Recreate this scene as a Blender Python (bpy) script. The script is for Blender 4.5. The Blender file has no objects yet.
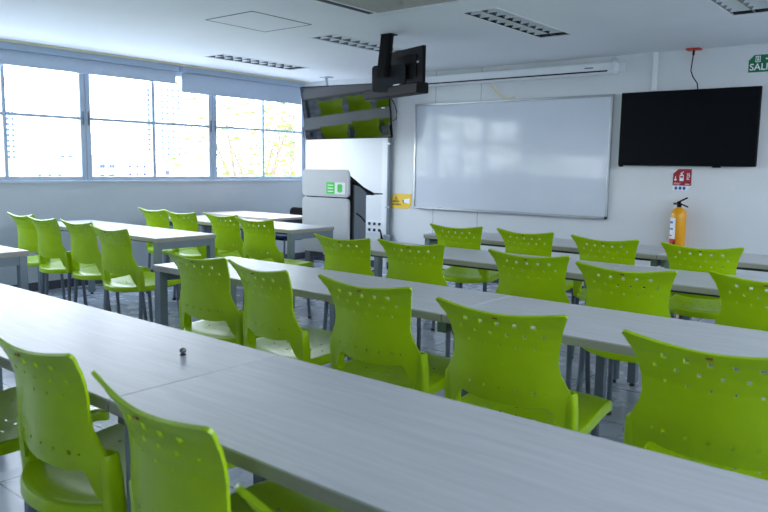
import bpy, bmesh, math, random
from mathutils import Vector, Matrix
random.seed(7)
PI = math.pi
SC = bpy.context.scene
COL = SC.collection

# ------------------------------------------------------------------ materials
def srgb(r, g, b):
    f = lambda c: (c/255/12.92) if c/255 <= .04045 else ((c/255+.055)/1.055)**2.4
    return (f(r), f(g), f(b), 1)

def mat(name, rgb, rough=.5, metal=0., var=.06, scale=8., bump=0., stretch=None, spec=.5, coat=0., ior=1.5,
        rvar=0.):
    m = bpy.data.materials.new(name); m.use_nodes = True
    nt = m.node_tree; nd = nt.nodes; lk = nt.links
    b = nd['Principled BSDF']
    b.inputs['Roughness'].default_value = rough
    b.inputs['Metallic'].default_value = metal
    b.inputs['Specular IOR Level'].default_value = spec
    b.inputs['IOR'].default_value = ior
    b.inputs['Coat Weight'].default_value = coat
    b.inputs['Coat Roughness'].default_value = .06
    tc = nd.new('ShaderNodeTexCoord'); mp = nd.new('ShaderNodeMapping')
    if stretch: mp.inputs['Scale'].default_value = stretch
    no = nd.new('ShaderNodeTexNoise'); no.inputs['Scale'].default_value = scale
    no.inputs['Detail'].default_value = 5
    lk.new(tc.outputs['Object'], mp.inputs['Vector']); lk.new(mp.outputs['Vector'], no.inputs['Vector'])
    cr = nd.new('ShaderNodeValToRGB')
    c = srgb(*rgb)
    cr.color_ramp.elements[0].position = .3; cr.color_ramp.elements[1].position = .7
    cr.color_ramp.elements[0].color = (c[0]*(1-var), c[1]*(1-var), c[2]*(1-var), 1)
    cr.color_ramp.elements[1].color = (min(1, c[0]*(1+var)), min(1, c[1]*(1+var)), min(1, c[2]*(1+var)), 1)
    lk.new(no.outputs['Fac'], cr.inputs['Fac']); lk.new(cr.outputs['Color'], b.inputs['Base Color'])
    if bump:
        bp = nd.new('ShaderNodeBump'); bp.inputs['Strength'].default_value = bump
        bp.inputs['Distance'].default_value = .002
        lk.new(no.outputs['Fac'], bp.inputs['Height']); lk.new(bp.outputs['Normal'], b.inputs['Normal'])
    if rvar:
        mr = nd.new('ShaderNodeMapRange'); mr.inputs['To Min'].default_value = rough-rvar
        mr.inputs['To Max'].default_value = rough+rvar
        lk.new(no.outputs['Fac'], mr.inputs['Value']); lk.new(mr.outputs['Result'], b.inputs['Roughness'])
    return m

M = {}
M['chair'] = mat('lime_polypropylene', (157, 193, 0), .30, spec=.32, var=.04, scale=14, bump=.05)
M['chair_mark'] = mat('moulded_mark', (120, 85, 20), .5)
M['leg'] = mat('grey_painted_steel', (104, 114, 126), .38, metal=.25, var=.04)
M['foot'] = mat('dark_rubber', (40, 42, 46), .6)
M['desk_steel'] = mat('table_grey_steel', (116, 128, 136), .42, metal=.15, var=.04)
M['rail'] = mat('under_rail_steel', (60, 66, 70), .5, metal=.1)
M['wall'] = mat('painted_wall', (214, 217, 218), .6, var=.02, scale=3, bump=.03)
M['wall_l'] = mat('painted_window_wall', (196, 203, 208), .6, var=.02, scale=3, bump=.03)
M['ceil'] = mat('painted_ceiling', (232, 234, 236), .7, var=.02, scale=1.5)
M['base'] = mat('dark_skirting', (70, 74, 82), .5)
M['alu'] = mat('window_aluminium', (172, 186, 204), .4, metal=.1, var=.03)
M['sill'] = mat('window_sill_paint', (190, 200, 212), .4)
M['blind'] = mat('roller_blind_cloth', (186, 198, 214), .85, var=.03, scale=60)
M['blind_box'] = mat('blind_headbox', (160, 176, 196), .5, var=.03)
M['gold'] = mat('track_strip', (226, 214, 178), .4)
M['white'] = mat('white_plastic', (226, 228, 230), .4, var=.02)
M['board'] = mat('whiteboard_enamel', (206, 212, 222), .07, var=.015, scale=2, spec=.4)
M['alum'] = mat('satin_aluminium', (176, 180, 184), .35, metal=.8, var=.05)
M['black'] = mat('black_plastic', (11, 11, 13), .6, var=.1, spec=.15)
M['darkgrey'] = mat('charcoal_plastic', (38, 41, 46), .55, var=.06, spec=.3)
M['screen'] = mat('dark_screen', (9, 11, 15), .32, var=.2, scale=160, spec=.12)
M['gloss'] = mat('glossy_black_screen', (6, 7, 9), .035, spec=1., ior=1.75)
M['yellow'] = mat('extinguisher_yellow', (226, 156, 0), .32)
M['red'] = mat('sign_red', (150, 22, 34), .45)
M['redp'] = mat('bracket_red', (200, 50, 30), .45)
M['blue'] = mat('sign_blue', (40, 90, 150), .45)
M['green'] = mat('sign_green', (10, 108, 66), .45)
M['stickg'] = mat('sticker_green', (60, 205, 70), .45)
M['signy'] = mat('sign_yellow', (238, 196, 40), .45)
M['ink'] = mat('sign_ink', (24, 24, 24), .5)
M['signw'] = mat('sign_white', (235, 238, 242), .45)
M['podium'] = mat('podium_light_grey', (190, 192, 196), .45, var=.02)
M['podside'] = mat('podium_grey_side', (108, 116, 124), .45, var=.03)
M['wood'] = mat('pale_beech_laminate', (212, 196, 186), .4, var=.07, scale=6, stretch=(1, 8, 8))
M['bluefab'] = mat('blue_fabric', (26, 50, 96), .8, scale=80)
M['orange'] = mat('orange_floor_tape', (214, 140, 44), .5)
M['grille'] = mat('ac_grille', (176, 174, 164), .6, scale=90, var=.15)
M['louver'] = mat('louver_aluminium', (240, 243, 246), .5, metal=.0, var=.02)
M['reflector'] = mat('mirror_reflector', (120, 126, 132), .18, metal=1., var=.03)
M['tube'] = mat('tube_lamp_glass', (235, 238, 240), .3)
M['silver'] = mat('shiny_steel', (96, 98, 104), .25, metal=.9)
M['bpale'] = mat('pale_render', (206, 210, 214), .8, scale=.3)
M['bgrey'] = mat('grey_render', (150, 162, 176), .8, scale=.3)
M['borange'] = mat('terracotta_render', (206, 130, 92), .8, scale=.3)
M['bwin'] = mat('far_window_glass', (34, 60, 104), .5)
M['leaf'] = mat('tree_leaves', (112, 140, 44), .6, var=.45, scale=2.5)
M['leafp'] = mat('pale_tree_leaves', (134, 150, 96), .6, var=.4, scale=2.5)
M['bark'] = mat('tree_bark', (120, 100, 84), .8, scale=6, var=.2)
M['ground'] = mat('far_ground', (178, 178, 176), .9, scale=.05, var=.15)

def table_mat():
    m = bpy.data.materials.new('pale_ash_laminate'); m.use_nodes = True
    nt = m.node_tree; nd = nt.nodes; lk = nt.links; b = nd['Principled BSDF']
    tc = nd.new('ShaderNodeTexCoord'); mp = nd.new('ShaderNodeMapping'); mp.inputs['Scale'].default_value = (.9, 14, 14)
    n1 = nd.new('ShaderNodeTexNoise'); n1.inputs['Scale'].default_value = 4; n1.inputs['Detail'].default_value = 7
    n1.inputs['Distortion'].default_value = .6
    mp2 = nd.new('ShaderNodeMapping'); mp2.inputs['Scale'].default_value = (1.2, 60, 60)
    n2 = nd.new('ShaderNodeTexNoise'); n2.inputs['Scale'].default_value = 3; n2.inputs['Detail'].default_value = 3
    oi = nd.new('ShaderNodeObjectInfo'); ad = nd.new('ShaderNodeVectorMath'); ad.operation = 'ADD'
    sc = nd.new('ShaderNodeVectorMath'); sc.operation = 'SCALE'; sc.inputs['Scale'].default_value = 3.7
    lk.new(oi.outputs['Location'], sc.inputs[0]); lk.new(tc.outputs['Object'], ad.inputs[0]); lk.new(sc.outputs[0], ad.inputs[1])
    lk.new(ad.outputs[0], mp.inputs['Vector']); lk.new(ad.outputs[0], mp2.inputs['Vector'])
    lk.new(mp.outputs['Vector'], n1.inputs['Vector']); lk.new(mp2.outputs['Vector'], n2.inputs['Vector'])
    mx = nd.new('ShaderNodeMix'); mx.data_type = 'FLOAT'; mx.inputs[0].default_value = .3
    lk.new(n1.outputs['Fac'], mx.inputs[2]); lk.new(n2.outputs['Fac'], mx.inputs[3])
    cr = nd.new('ShaderNodeValToRGB'); e = cr.color_ramp.elements
    e[0].position = .28; e[0].color = srgb(178, 179, 180); e[1].position = .66; e[1].color = srgb(196, 197, 197)
    x = cr.color_ramp.elements.new(.45); x.color = srgb(186, 187, 188)
    lk.new(mx.outputs[0], cr.inputs['Fac']); lk.new(cr.outputs['Color'], b.inputs['Base Color'])
    b.inputs['Roughness'].default_value = .36; b.inputs['Specular IOR Level'].default_value = .16
    return m
M['top'] = table_mat()
M['edge'] = mat('laminate_edge_band', (150, 148, 138), .4, var=.1, scale=5, stretch=(.8, 10, 10))

def floor_mat():
    m = bpy.data.materials.new('polished_grey_tile'); m.use_nodes = True
    nt = m.node_tree; nd = nt.nodes; lk = nt.links; b = nd['Principled BSDF']
    tc = nd.new('ShaderNodeTexCoord')
    br = nd.new('ShaderNodeTexBrick'); br.offset = 0; br.inputs['Scale'].default_value = 1
    br.inputs['Brick Width'].default_value = .6; br.inputs['Row Height'].default_value = .6
    br.inputs['Mortar Size'].default_value = .004
    br.inputs['Color1'].default_value = srgb(176, 184, 198); br.inputs['Color2'].default_value = srgb(170, 178, 192)
    br.inputs['Mortar'].default_value = srgb(70, 76, 86)
    n = nd.new('ShaderNodeTexNoise'); n.inputs['Scale'].default_value = 5; n.inputs['Detail'].default_value = 8
    mx = nd.new('ShaderNodeMix'); mx.data_type = 'RGBA'; mx.blend_type = 'MULTIPLY'; mx.inputs[0].default_value = .6
    cr = nd.new('ShaderNodeValToRGB'); cr.color_ramp.elements[0].position = .3; cr.color_ramp.elements[0].color = (.7, .7, .7, 1)
    cr.color_ramp.elements[1].position = .65
    lk.new(tc.outputs['Object'], br.inputs['Vector']); lk.new(tc.outputs['Object'], n.inputs['Vector'])
    lk.new(n.outputs['Fac'], cr.inputs['Fac']); lk.new(br.outputs['Color'], mx.inputs[6]); lk.new(cr.outputs['Color'], mx.inputs[7])
    lk.new(mx.outputs[2], b.inputs['Base Color'])
    mr = nd.new('ShaderNodeMapRange'); mr.inputs['To Min'].default_value = .12; mr.inputs['To Max'].default_value = .4
    lk.new(n.outputs['Fac'], mr.inputs['Value']); lk.new(mr.outputs['Result'], b.inputs['Roughness'])
    return m
M['floor'] = floor_mat()

# ------------------------------------------------------------------ mesh helpers
class MB:
    def __init__(s): s.bm = bmesh.new()
    def box(s, x0, x1, y0, y1, z0, z1, bev=0., mtx=None, seg=2):
        r = bmesh.ops.create_cube(s.bm, size=1)
        vs = r['verts']
        bmesh.ops.scale(s.bm, vec=(abs(x1-x0), abs(y1-y0), abs(z1-z0)), verts=vs)
        bmesh.ops.translate(s.bm, vec=((x0+x1)/2, (y0+y1)/2, (z0+z1)/2), verts=vs)
        if bev:
            es = list({e for v in vs for e in v.link_edges})
            rr = bmesh.ops.bevel(s.bm, geom=es, offset=bev, segments=seg, affect='EDGES', profile=.5)
            vs = list({v for f in rr['faces'] for v in f.verts} | {v for v in vs if v.is_valid})
        if mtx: bmesh.ops.transform(s.bm, matrix=mtx, verts=vs)
        return s
    def prism(s, pts, a, b, axis='y', bev=0., mtx=None):
        # polygon pts (2D) extruded between a and b along the axis
        def P(p, t):
            if axis == 'y': return (p[0], t, p[1])
            if axis == 'x': return (t, p[0], p[1])
            return (p[0], p[1], t)
        v0 = [s.bm.verts.new(P(p, a)) for p in pts]; v1 = [s.bm.verts.new(P(p, b)) for p in pts]
        n = len(pts); fs = [s.bm.faces.new(v0), s.bm.faces.new(v1[::-1])]
        for i in range(n):
            j = (i+1) % n; fs.append(s.bm.faces.new((v0[j], v0[i], v1[i], v1[j])))
        bmesh.ops.recalc_face_normals(s.bm, faces=fs)
        vs = v0+v1
        if bev:
            es = list({e for f in fs[:2] for e in f.edges})
            rr = bmesh.ops.bevel(s.bm, geom=es, offset=bev, segments=2, affect='EDGES', profile=.5)
            vs = list({v for f in rr['faces'] for v in f.verts} | {v for v in vs if v.is_valid})
        if mtx: bmesh.ops.transform(s.bm, matrix=mtx, verts=vs)
        return s
    def tube(s, pts, r, n=12, ry=None, caps=True):
        pts = [Vector(p) for p in pts]; rings = []
        rs = r if isinstance(r, (list, tuple)) else [r]*len(pts)
        for i, p in enumerate(pts):
            d = (pts[min(i+1, len(pts)-1)]-pts[max(i-1, 0)]).normalized()
            a = Vector((0, 0, 1)) if abs(d.z) < .9 else Vector((1, 0, 0))
            u = d.cross(a).normalized(); w = d.cross(u).normalized()
            k = (ry/rs[i]) if ry else 1
            rings.append([s.bm.verts.new(p+u*math.cos(2*PI*j/n)*rs[i]*k+w*math.sin(2*PI*j/n)*rs[i]) for j in range(n)])
        fs = []
        for A, B in zip(rings, rings[1:]):
            for j in range(n): fs.append(s.bm.faces.new((A[j], A[(j+1) % n], B[(j+1) % n], B[j])))
        for q in fs: q.smooth = True
        if caps: fs += [s.bm.faces.new(rings[0][::-1]), s.bm.faces.new(rings[-1])]
        bmesh.ops.recalc_face_normals(s.bm, faces=fs)
        return s
    def lathe(s, prof, n=24, c=(0, 0, 0)):
        rings = []
        for r, z in prof:
            if r < 1e-6: rings.append([s.bm.verts.new((c[0], c[1], c[2]+z))])
            else: rings.append([s.bm.verts.new((c[0]+r*math.cos(2*PI*j/n), c[1]+r*math.sin(2*PI*j/n), c[2]+z)) for j in range(n)])
        fs = []
        for A, B in zip(rings, rings[1:]):
            for j in range(n):
                k = (j+1) % n
                if len(A) == 1 and len(B) == 1: continue
                if len(A) == 1: fs.append(s.bm.faces.new((A[0], B[k], B[j])))
                elif len(B) == 1: fs.append(s.bm.faces.new((A[j], A[k], B[0])))
                else: fs.append(s.bm.faces.new((A[j], A[k], B[k], B[j])))
        for q in fs: q.smooth = True
        bmesh.ops.recalc_face_normals(s.bm, faces=fs)
        return s
    def build(s, name, m, parent=None, smooth=35):
        me = bpy.data.meshes.new(name); s.bm.to_mesh(me); s.bm.free()
        return mk(name, me, m, parent, smooth, True)

def mk(name, me, m, parent=None, smooth=35, keep=False):
    me.materials.clear(); me.materials.append(m)
    if smooth and keep:
        fl = [p.use_smooth for p in me.polygons]
        me.set_sharp_from_angle(angle=math.radians(max(smooth, 45)))
        me.polygons.foreach_set('use_smooth', fl)
        me.update()
    elif smooth:
        me.polygons.foreach_set('use_smooth', [True]*len(me.polygons)); me.set_sharp_from_angle(angle=math.radians(smooth))
    o = bpy.data.objects.new(name, me); COL.objects.link(o)
    if parent: o.parent = parent
    return o

def tag(o, label=None, cat=None, group=None, kind=None):
    if label: o['label'] = label
    if cat: o['category'] = cat
    if group: o['group'] = group
    if kind: o['kind'] = kind
    return o

def thing(name, label, cat, loc=(0, 0, 0), rz=0., group=None):
    o = bpy.data.objects.new(name, None); COL.objects.link(o); o.empty_display_size = .1
    o.location = loc; o.rotation_euler = (0, 0, rz)
    return tag(o, label, cat, group)

def copy_tree(o, parent=None):
    c = o.copy(); COL.objects.link(c)
    if parent: c.parent = parent
    for ch in list(o.children): copy_tree(ch, c)
    return c

def struct(o, label=None):
    o['kind'] = 'structure'
    if label: o['label'] = label
    return o

def rrect(x0, x1, z0, z1, r, n=5):
    pts = []
    for cx, cz, a in ((x1-r, z1-r, 0), (x0+r, z1-r, 90), (x0+r, z0+r, 180), (x1-r, z0+r, 270)):
        for i in range(n+1):
            t = math.radians(a+90*i/n); pts.append((cx+r*math.cos(t), cz+r*math.sin(t)))
    return pts

def text_part(name, s, size, loc, rot, m, parent, depth=.0006, bold=.0):
    cu = bpy.data.curves.new(name, 'FONT'); cu.body = s; cu.size = size; cu.extrude = depth
    cu.align_x = 'CENTER'; cu.align_y = 'CENTER'; cu.offset = bold; cu.resolution_u = 3
    t = bpy.data.objects.new(name+'_source', cu); COL.objects.link(t)
    bpy.context.view_layer.update()
    me = bpy.data.meshes.new_from_object(t.evaluated_get(bpy.context.evaluated_depsgraph_get()))
    bpy.data.objects.remove(t)
    me.transform(Matrix.Translation(Vector(loc)) @ rot.to_matrix().to_4x4() if hasattr(rot, 'to_matrix') else Matrix.Translation(Vector(loc)) @ rot)
    me.name = name
    return mk(name, me, m, parent, 0)
FACE_BACK = Matrix.Rotation(PI/2, 4, 'X')      # text standing upright, read from the -Y side

# ------------------------------------------------------------------ room dimensions
XL, XR, YF, YB, H = -7.31, 2.3, 7.2, -3.6, 2.45

# floor, ceiling, walls
struct(MB().box(XL-.2, XR+.2, YB-.2, YF+.2, -.12, 0).build('floor', M['floor'], smooth=0), 'polished dark grey tiled classroom floor')
LIGHTS = [(-6.49, -6.19, 4.90, 6.15), (-4.735, -4.435, 4.72, 5.97), (-3.06, -2.76, 4.615, 5.865), (-1.485, -1.185, 4.58, 5.83)]
def ceiling():
    xs = sorted({XL-.2, XR+.2} | {v for l in LIGHTS for v in l[:2]})
    ys = sorted({YB-.2, YF+.2} | {v for l in LIGHTS for v in l[2:]})
    mb = MB()
    for i in range(len(xs)-1):
        run = None
        for j in range(len(ys)-1):
            cx, cy = (xs[i]+xs[i+1])/2, (ys[j]+ys[j+1])/2
            hole = any(l[0] < cx < l[1] and l[2] < cy < l[3] for l in LIGHTS)
            if not hole and run is None: run = ys[j]
            if hole and run is not None:
                mb.box(xs[i], xs[i+1], run, ys[j], H, H+.1); run = None
        if run is not None: mb.box(xs[i], xs[i+1], run, ys[-1], H, H+.1)
    mb.box(XL-.2, XR+.2, YB-.2, YF+.2, H+.11, H+.25)
    return mb.build('ceiling', M['ceil'], smooth=0)
struct(ceiling(), 'plain pale grey painted ceiling')

def front_wall_mat():
    m = M['wall'].copy(); m.name = 'painted_front_wall'
    nt = m.node_tree; nd = nt.nodes; lk = nt.links; b = nd['Principled BSDF']
    src = b.inputs['Base Color'].links[0].from_socket
    tc = nd.new('ShaderNodeTexCoord'); sx = nd.new('ShaderNodeSeparateXYZ'); lk.new(tc.outputs['Object'], sx.inputs[0])
    acc = None
    for x in (-5.097, -4.465):
        c = nd.new('ShaderNodeMath'); c.operation = 'COMPARE'; c.inputs[1].default_value = x; c.inputs[2].default_value = .004
        lk.new(sx.outputs['X'], c.inputs[0])
        if acc is None: acc = c.outputs[0]
        else:
            a = nd.new('ShaderNodeMath'); a.operation = 'MAXIMUM'; lk.new(acc, a.inputs[0]); lk.new(c.outputs[0], a.inputs[1]); acc = a.outputs[0]
    mx = nd.new('ShaderNodeMix'); mx.data_type = 'RGBA'; mx.inputs[7].default_value = srgb(150, 158, 166)
    lk.new(acc, mx.inputs[0]); lk.new(src, mx.inputs[6]); lk.new(mx.outputs[2], b.inputs['Base Color'])
    return m
struct(MB().box(XL-.2, XR+.2, YF, YF+.2, 0, H).build('wall_front', front_wall_mat(), smooth=0), 'white front wall carrying the whiteboard')
WB, WT = 1.12, 2.36        # window opening
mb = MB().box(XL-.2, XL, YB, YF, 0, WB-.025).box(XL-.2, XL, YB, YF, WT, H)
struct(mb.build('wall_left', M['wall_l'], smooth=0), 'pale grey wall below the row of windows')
BX0, BX1, RY0, RY1, OZ0, OZ1 = .9, 1.9, .2, 6.6, 1.40, 2.36  # openings added in the unseen back and right walls for fill light
mb = MB().box(XL-.2, XR+.2, YB-.2, YB, 0, OZ0).box(XL-.2, XR+.2, YB-.2, YB, OZ1, H).box(XL-.2, BX0, YB-.2, YB, OZ0, OZ1).box(BX1, XR+.2, YB-.2, YB, OZ0, OZ1)
struct(mb.build('wall_back', M['wall'], smooth=0))
mb = MB().box(XR, XR+.2, YB, YF, 0, OZ0).box(XR, XR+.2, YB, YF, OZ1, H).box(XR, XR+.2, YB, RY0, OZ0, OZ1).box(XR, XR+.2, RY1, YF, OZ0, OZ1)
struct(mb.build('wall_right', M['wall'], smooth=0))
struct(MB().box(XL, XL+.012, YB, YF, 0, .09, .003).build('baseboard_left', M['base']))
struct(MB().box(XL+.012, XR, YF-.012, YF, 0, .09, .003).build('baseboard_front', M['base']))
struct(MB().box(XL-.2, XL+.03, YB, YF, WB-.025, WB, .004).build('trim_1', M['sill']), 'pale window sill ledge')
struct(MB().box(-5.885, -5.80, YF-.035, YF, 0, H, .004).build('trim_2', M['white']), 'white vertical trunking on the front wall')
struct(MB().box(-2.52, -2.475, YF-.03, YF, 2.09, H, .004).build('trim_3', M['white']), 'short white trunking above the wall screen')

# windows: each unit has a frame, a centre mullion, a transom and four panes
def window(n, y0, y1, ym):
    x0, x1 = XL-.075, XL-.012
    mb = MB()
    mb.box(x0, x1, y0, y0+.055, WB, WT, .004); mb.box(x0, x1, y1-.055, y1, WB, WT, .004)
    mb.box(x0, x1, y0+.055, y1-.055, WB, WB+.04, .004); mb.box(x0, x1, y0+.055, y1-.055, WT-.04, WT, .004)
    mb.box(x0+.008, x1-.008, ym-.018, ym+.018, WB+.04, WT-.04, .003)
    f = struct(mb.build('window_%d' % n, M['alu']), 'blue-grey aluminium window frame')
    t = MB().box(x0+.012, x1-.004, y0+.055, ym-.018, 1.752, 1.782, .003).box(x0+.012, x1-.004, ym+.018, y1-.055, 1.752, 1.782, .003)
    t.build('transom', M['alu'], f)
    h = MB()
    for yy in (y0+.028, y1-.028): h.box(x1, x1+.012, yy-.008, yy+.008, 1.70, 1.84, .003)
    h.build('window_catch', M['leg'], f)
    return f
edges = [7.275 - 1.645*i for i in range(7)]
for i in range(6): window(i+1, max(YB, edges[i+1])+.004, min(YF+.003, edges[i])-.004, (edges[i]+edges[i+1])/2)
for n, (a, b, k) in {11: (BX0, BX1, 'x'), 12: (RY0, RY1, 'y')}.items():  # added windows, out of view, letting fill daylight in from back and right
    mb = MB(); p = 4
    def bar(u0, u1, z0, z1):
        if k == 'x': mb.box(u0, u1, YB-.12, YB-.06, z0, z1, .003)
        else: mb.box(XR+.06, XR+.12, u0, u1, z0, z1, .003)
    for i in range(p+1):
        c = a+(b-a)*i/p; c = min(max(c, a+.025), b-.025); bar(c-.025, c+.025, OZ0, OZ1)
    for i in range(p):
        l, h = a+(b-a)*i/p, a+(b-a)*(i+1)/p
        bar(l+.025, h-.025, OZ0, OZ0+.04); bar(l+.025, h-.025, OZ1-.04, OZ1)
    struct(mb.build('window_%d' % n, M['alu']))
# ------------------------------------------------------------------ roller blinds
def blind(label, y0, y1, zb):
    t = thing('roller_blind', label, 'blind', (XL+.06, (y0+y1)/2, H), 0, 'roller blinds above the windows')
    L = (y1-y0)/2
    MB().box(-.055, .03, -L, L, -.085, -.008, .006).build('head_box', M['blind_box'], t)
    MB().box(-.03, -.026, -L+.01, L-.01, zb-H, -.085).build('blind_cloth', M['blind'], t, 0)
    MB().box(-.034, -.02, -L+.008, L-.008, zb-H-.012, zb-H+.006, .003).build('bottom_bar', M['blind'], t)
    return t
blind('longer pale blue roller blind nearest the front corner', 5.145, 7.10, 2.15)
blind('shorter roller blind left of the gap over the windows', 1.3, 5.085, 2.235)
blind('added unseen roller blind, lowered behind the viewer to cut light', -3.5, 1.24, 1.62)  # unseen blind, added to dim the daylight on the nearest chair backs
struct(MB().box(XL+.088, XL+.112, YB, YF-.05, H-.020, H-.001, .002).build('trim_4', M['gold']), 'thin cream track where blinds meet ceiling')

# ------------------------------------------------------------------ chairs
def smooth(a, b, x):
    t = max(0., min(1., (x-a)/(b-a))); return t*t*(3-2*t)
def interp(tab, x):
    if x <= tab[0][0]: return tab[0][1]
    for (a, va), (b, vb) in zip(tab, tab[1:]):
        if x <= b:
            t = (x-a)/(b-a); return va+(vb-va)*(t*t*(3-2*t)*.4+t*.6)
    return tab[-1][1]
HW = [(.47, .232), (.590, .232), (.612, .228), (.64, .213), (.67, .198), (.70, .191), (.74, .193), (.78, .201), (.82, .213), (.85, .228), (.877, .243)]
YC = [(.47, .050), (.55, .043), (.60, .037), (.66, .033), (.70, .031), (.742, .027), (.781, .018), (.817, .004), (.845, -.012), (.877, -.028)]
SG = [(.47, .85), (.60, .88), (.742, .97), (.781, .88), (.817, .78), (.845, .66), (.877, .50)]
def back_y(x, z):
    return interp(YC, z)+interp(SG, z)*x*x
def make_back(parent):
    NU, NT = 66, 54
    bm = bmesh.new(); g = []
    for i in range(NU+1):
        u = -1+2*i/NU; row = []
        zt = .851+.026*abs(u)**2.1-.012*(max(0, abs(u)-.93)/.07)**2
        for j in range(NT+1):
            t = j/NT
            ax = abs(u)*.236
            zb = .475+.070*(1-smooth(.160, .206, ax))+.30*max(0, min(ax, .15)-.05)**2*4
            z = zb+(zt-zb)*t
            x = u*interp(HW, z)
            row.append([x, z])
        g.append(row)
    dead = set()
    def hole(x, z, s):
        best = None
        for i in range(2, NU-1):
            for j in range(2, NT-1):
                d = (g[i][j][0]-x)**2+(g[i][j][1]-z)**2
                if best is None or d < best[0]: best = (d, i, j)
        _, i, j = best
        for a in (-1, 0, 1):
            for b in (-1, 0, 1):
                g[i+a][j+b] = [x+a*s/2, z+b*s/2]
        for a in (-1, 0):
            for b in (-1, 0): dead.add((i+a, j+b))
    for k in range(5): x = (k-2)*.061; hole(x, .817+.233*x*x, .0150)
    for k in range(6): x = (k-2.5)*.060; hole(x, .781+.306*x*x, .0108)
    for k in range(5): x = (k-2)*.061; hole(x, .742+.28*x*x, .0080)
    for x, q in ((-.154, .007), (-.12, .0125), (-.06, .0100), (0, .0085), (.06, .0100), (.12, .0125), (.154, .007)): hole(x, .597+.133*x*x, q)
    V = [[bm.verts.new((p[0], back_y(p[0], p[1]), p[1])) for p in row] for row in g]
    fs = []
    for i in range(NU):
        for j in range(NT):
            if (i, j) in dead: continue
            fs.append(bm.faces.new((V[i][j], V[i+1][j], V[i+1][j+1], V[i][j+1])))
    loose = [v for v in bm.verts if not v.link_faces]
    bmesh.ops.delete(bm, geom=loose, context='VERTS')
    bmesh.ops.recalc_face_normals(bm, faces=bm.faces)
    if sum(f.normal.y for f in bm.faces) > 0: bmesh.ops.reverse_faces(bm, faces=bm.faces)
    bmesh.ops.solidify(bm, geom=list(bm.faces), thickness=.009)
    me = bpy.data.meshes.new('backrest'); bm.to_mesh(me); bm.free()
    return mk('backrest', me, M['chair'], parent, 40)
def make_seat(parent):
    NU, NV = 36, 30
    bm = bmesh.new(); g = []
    for i in range(NU+1):
        u = -1+2*i/NU; row = []
        yr = .125-.105*(1-abs(u)**2.4); yf = .520-.028*abs(u)**7
        for j in range(NV+1):
            v = j/NV
            hw = .236-.010*v-.018*smooth(.9, 1, v)**2
            x = u*hw; y = yr+(yf-yr)*v
            z = .476+.022*smooth(.1, .85, v)-.014*(1-u*u)*(1-abs(2*v-1)**2.5) - .016*smooth(.86, 1.02, v) - .012*(1-smooth(0, .14, v))*(1-u*u)
            row.append([x, y, z])
        g.append(row)
    dead = set()
    for r, (v0, n) in enumerate(((.30, 5), (.45, 6), (.60, 5), (.75, 4))):
        for k in range(n):
            x = (k-(n-1)/2)*.062
            best = min(((g[i][j][0]-x)**2+(j/NV-v0)**2*.16, i, j) for i in range(2, NU-1) for j in range(2, NV-1))
            i, j = best[1:]; c = g[i][j]; cx, cy, cz = x, c[1], c[2]
            for a in (-1, 0, 1):
                for b in (-1, 0, 1): g[i+a][j+b] = [cx+a*.0048, cy+b*.0048, cz]
            for a in (-1, 0):
                for b in (-1, 0): dead.add((i+a, j+b))
    V = [[bm.verts.new(p) for p in row] for row in g]
    for i in range(NU):
        for j in range(NV):
            if (i, j) not in dead: bm.faces.new((V[i][j], V[i+1][j], V[i+1][j+1], V[i][j+1]))
    # turned-down skirt all round
    loop = [(i, 0) for i in range(NU)]+[(NU, j) for j in range(NV)]+[(i, NV) for i in range(NU, 0, -1)]+[(0, j) for j in range(NV, 0, -1)]
    prev = [V[i][j] for i, j in loop]; base = [v.co.copy() for v in prev]
    for out, dn in ((.004, -.004), (.007, -.012), (.007, -.036), (.0, -.036), (-.004, -.034)):
        cur = []
        for k, b in enumerate(base):
            t = (base[(k+1) % len(base)]-base[k-1]); n = Vector((t.y, -t.x, 0)).normalized()
            cur.append(bm.verts.new(b+n*out+Vector((0, 0, dn))))
        for k in range(len(base)):
            k2 = (k+1) % len(base); bm.faces.new((prev[k2], prev[k], cur[k], cur[k2]))
        prev = cur
    bmesh.ops.delete(bm, geom=[v for v in bm.verts if not v.link_faces], context='VERTS')
    bmesh.ops.recalc_face_normals(bm, faces=bm.faces)
    if V[NU//2][NV//2].is_valid and V[NU//2][NV//2].normal.z < 0: bmesh.ops.reverse_faces(bm, faces=bm.faces)
    top = [f for f in bm.faces if abs(f.normal.z) > .7]
    me = bpy.data.meshes.new('seat'); bm.to_mesh(me); bm.free()
    return mk('seat', me, M['chair'], parent, 50)
def make_sleeve(parent, s):
    bm = bmesh.new()
    def ring(z, w, d, cx, cy, n=20):
        out = []
        for k in range(n):
            a = 2*PI*k/n; ca, sa = math.cos(a), math.sin(a)
            e = .45
            out.append(bm.verts.new((s*cx+s*w*math.copysign(abs(ca)**e, ca), cy+d*math.copysign(abs(sa)**e, sa), z)))
        return out
    R = [ring(.446, .024, .024, .218, .112), ring(.46, .025, .024, .218, .112), ring(.54, .025, .023, .218, .106),
         ring(.604, .022, .021, .218, .100), ring(.610, .019, .018, .218, .100), ring(.609, .014, .014, .218, .100), ring(.55, .013, .013, .218, .104)]
    for A, B in zip(R, R[1:]):
        for j in range(20): bm.faces.new((A[j], A[(j+1) % 20], B[(j+1) % 20], B[j]))
    bm.faces.new(R[0]); bm.faces.new(R[-1])
    bmesh.ops.recalc_face_normals(bm, faces=bm.faces)
    me = bpy.data.meshes.new('side_sleeve'); bm.to_mesh(me); bm.free()
    return mk('side_sleeve', me, M['chair'], parent, 40)
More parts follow.
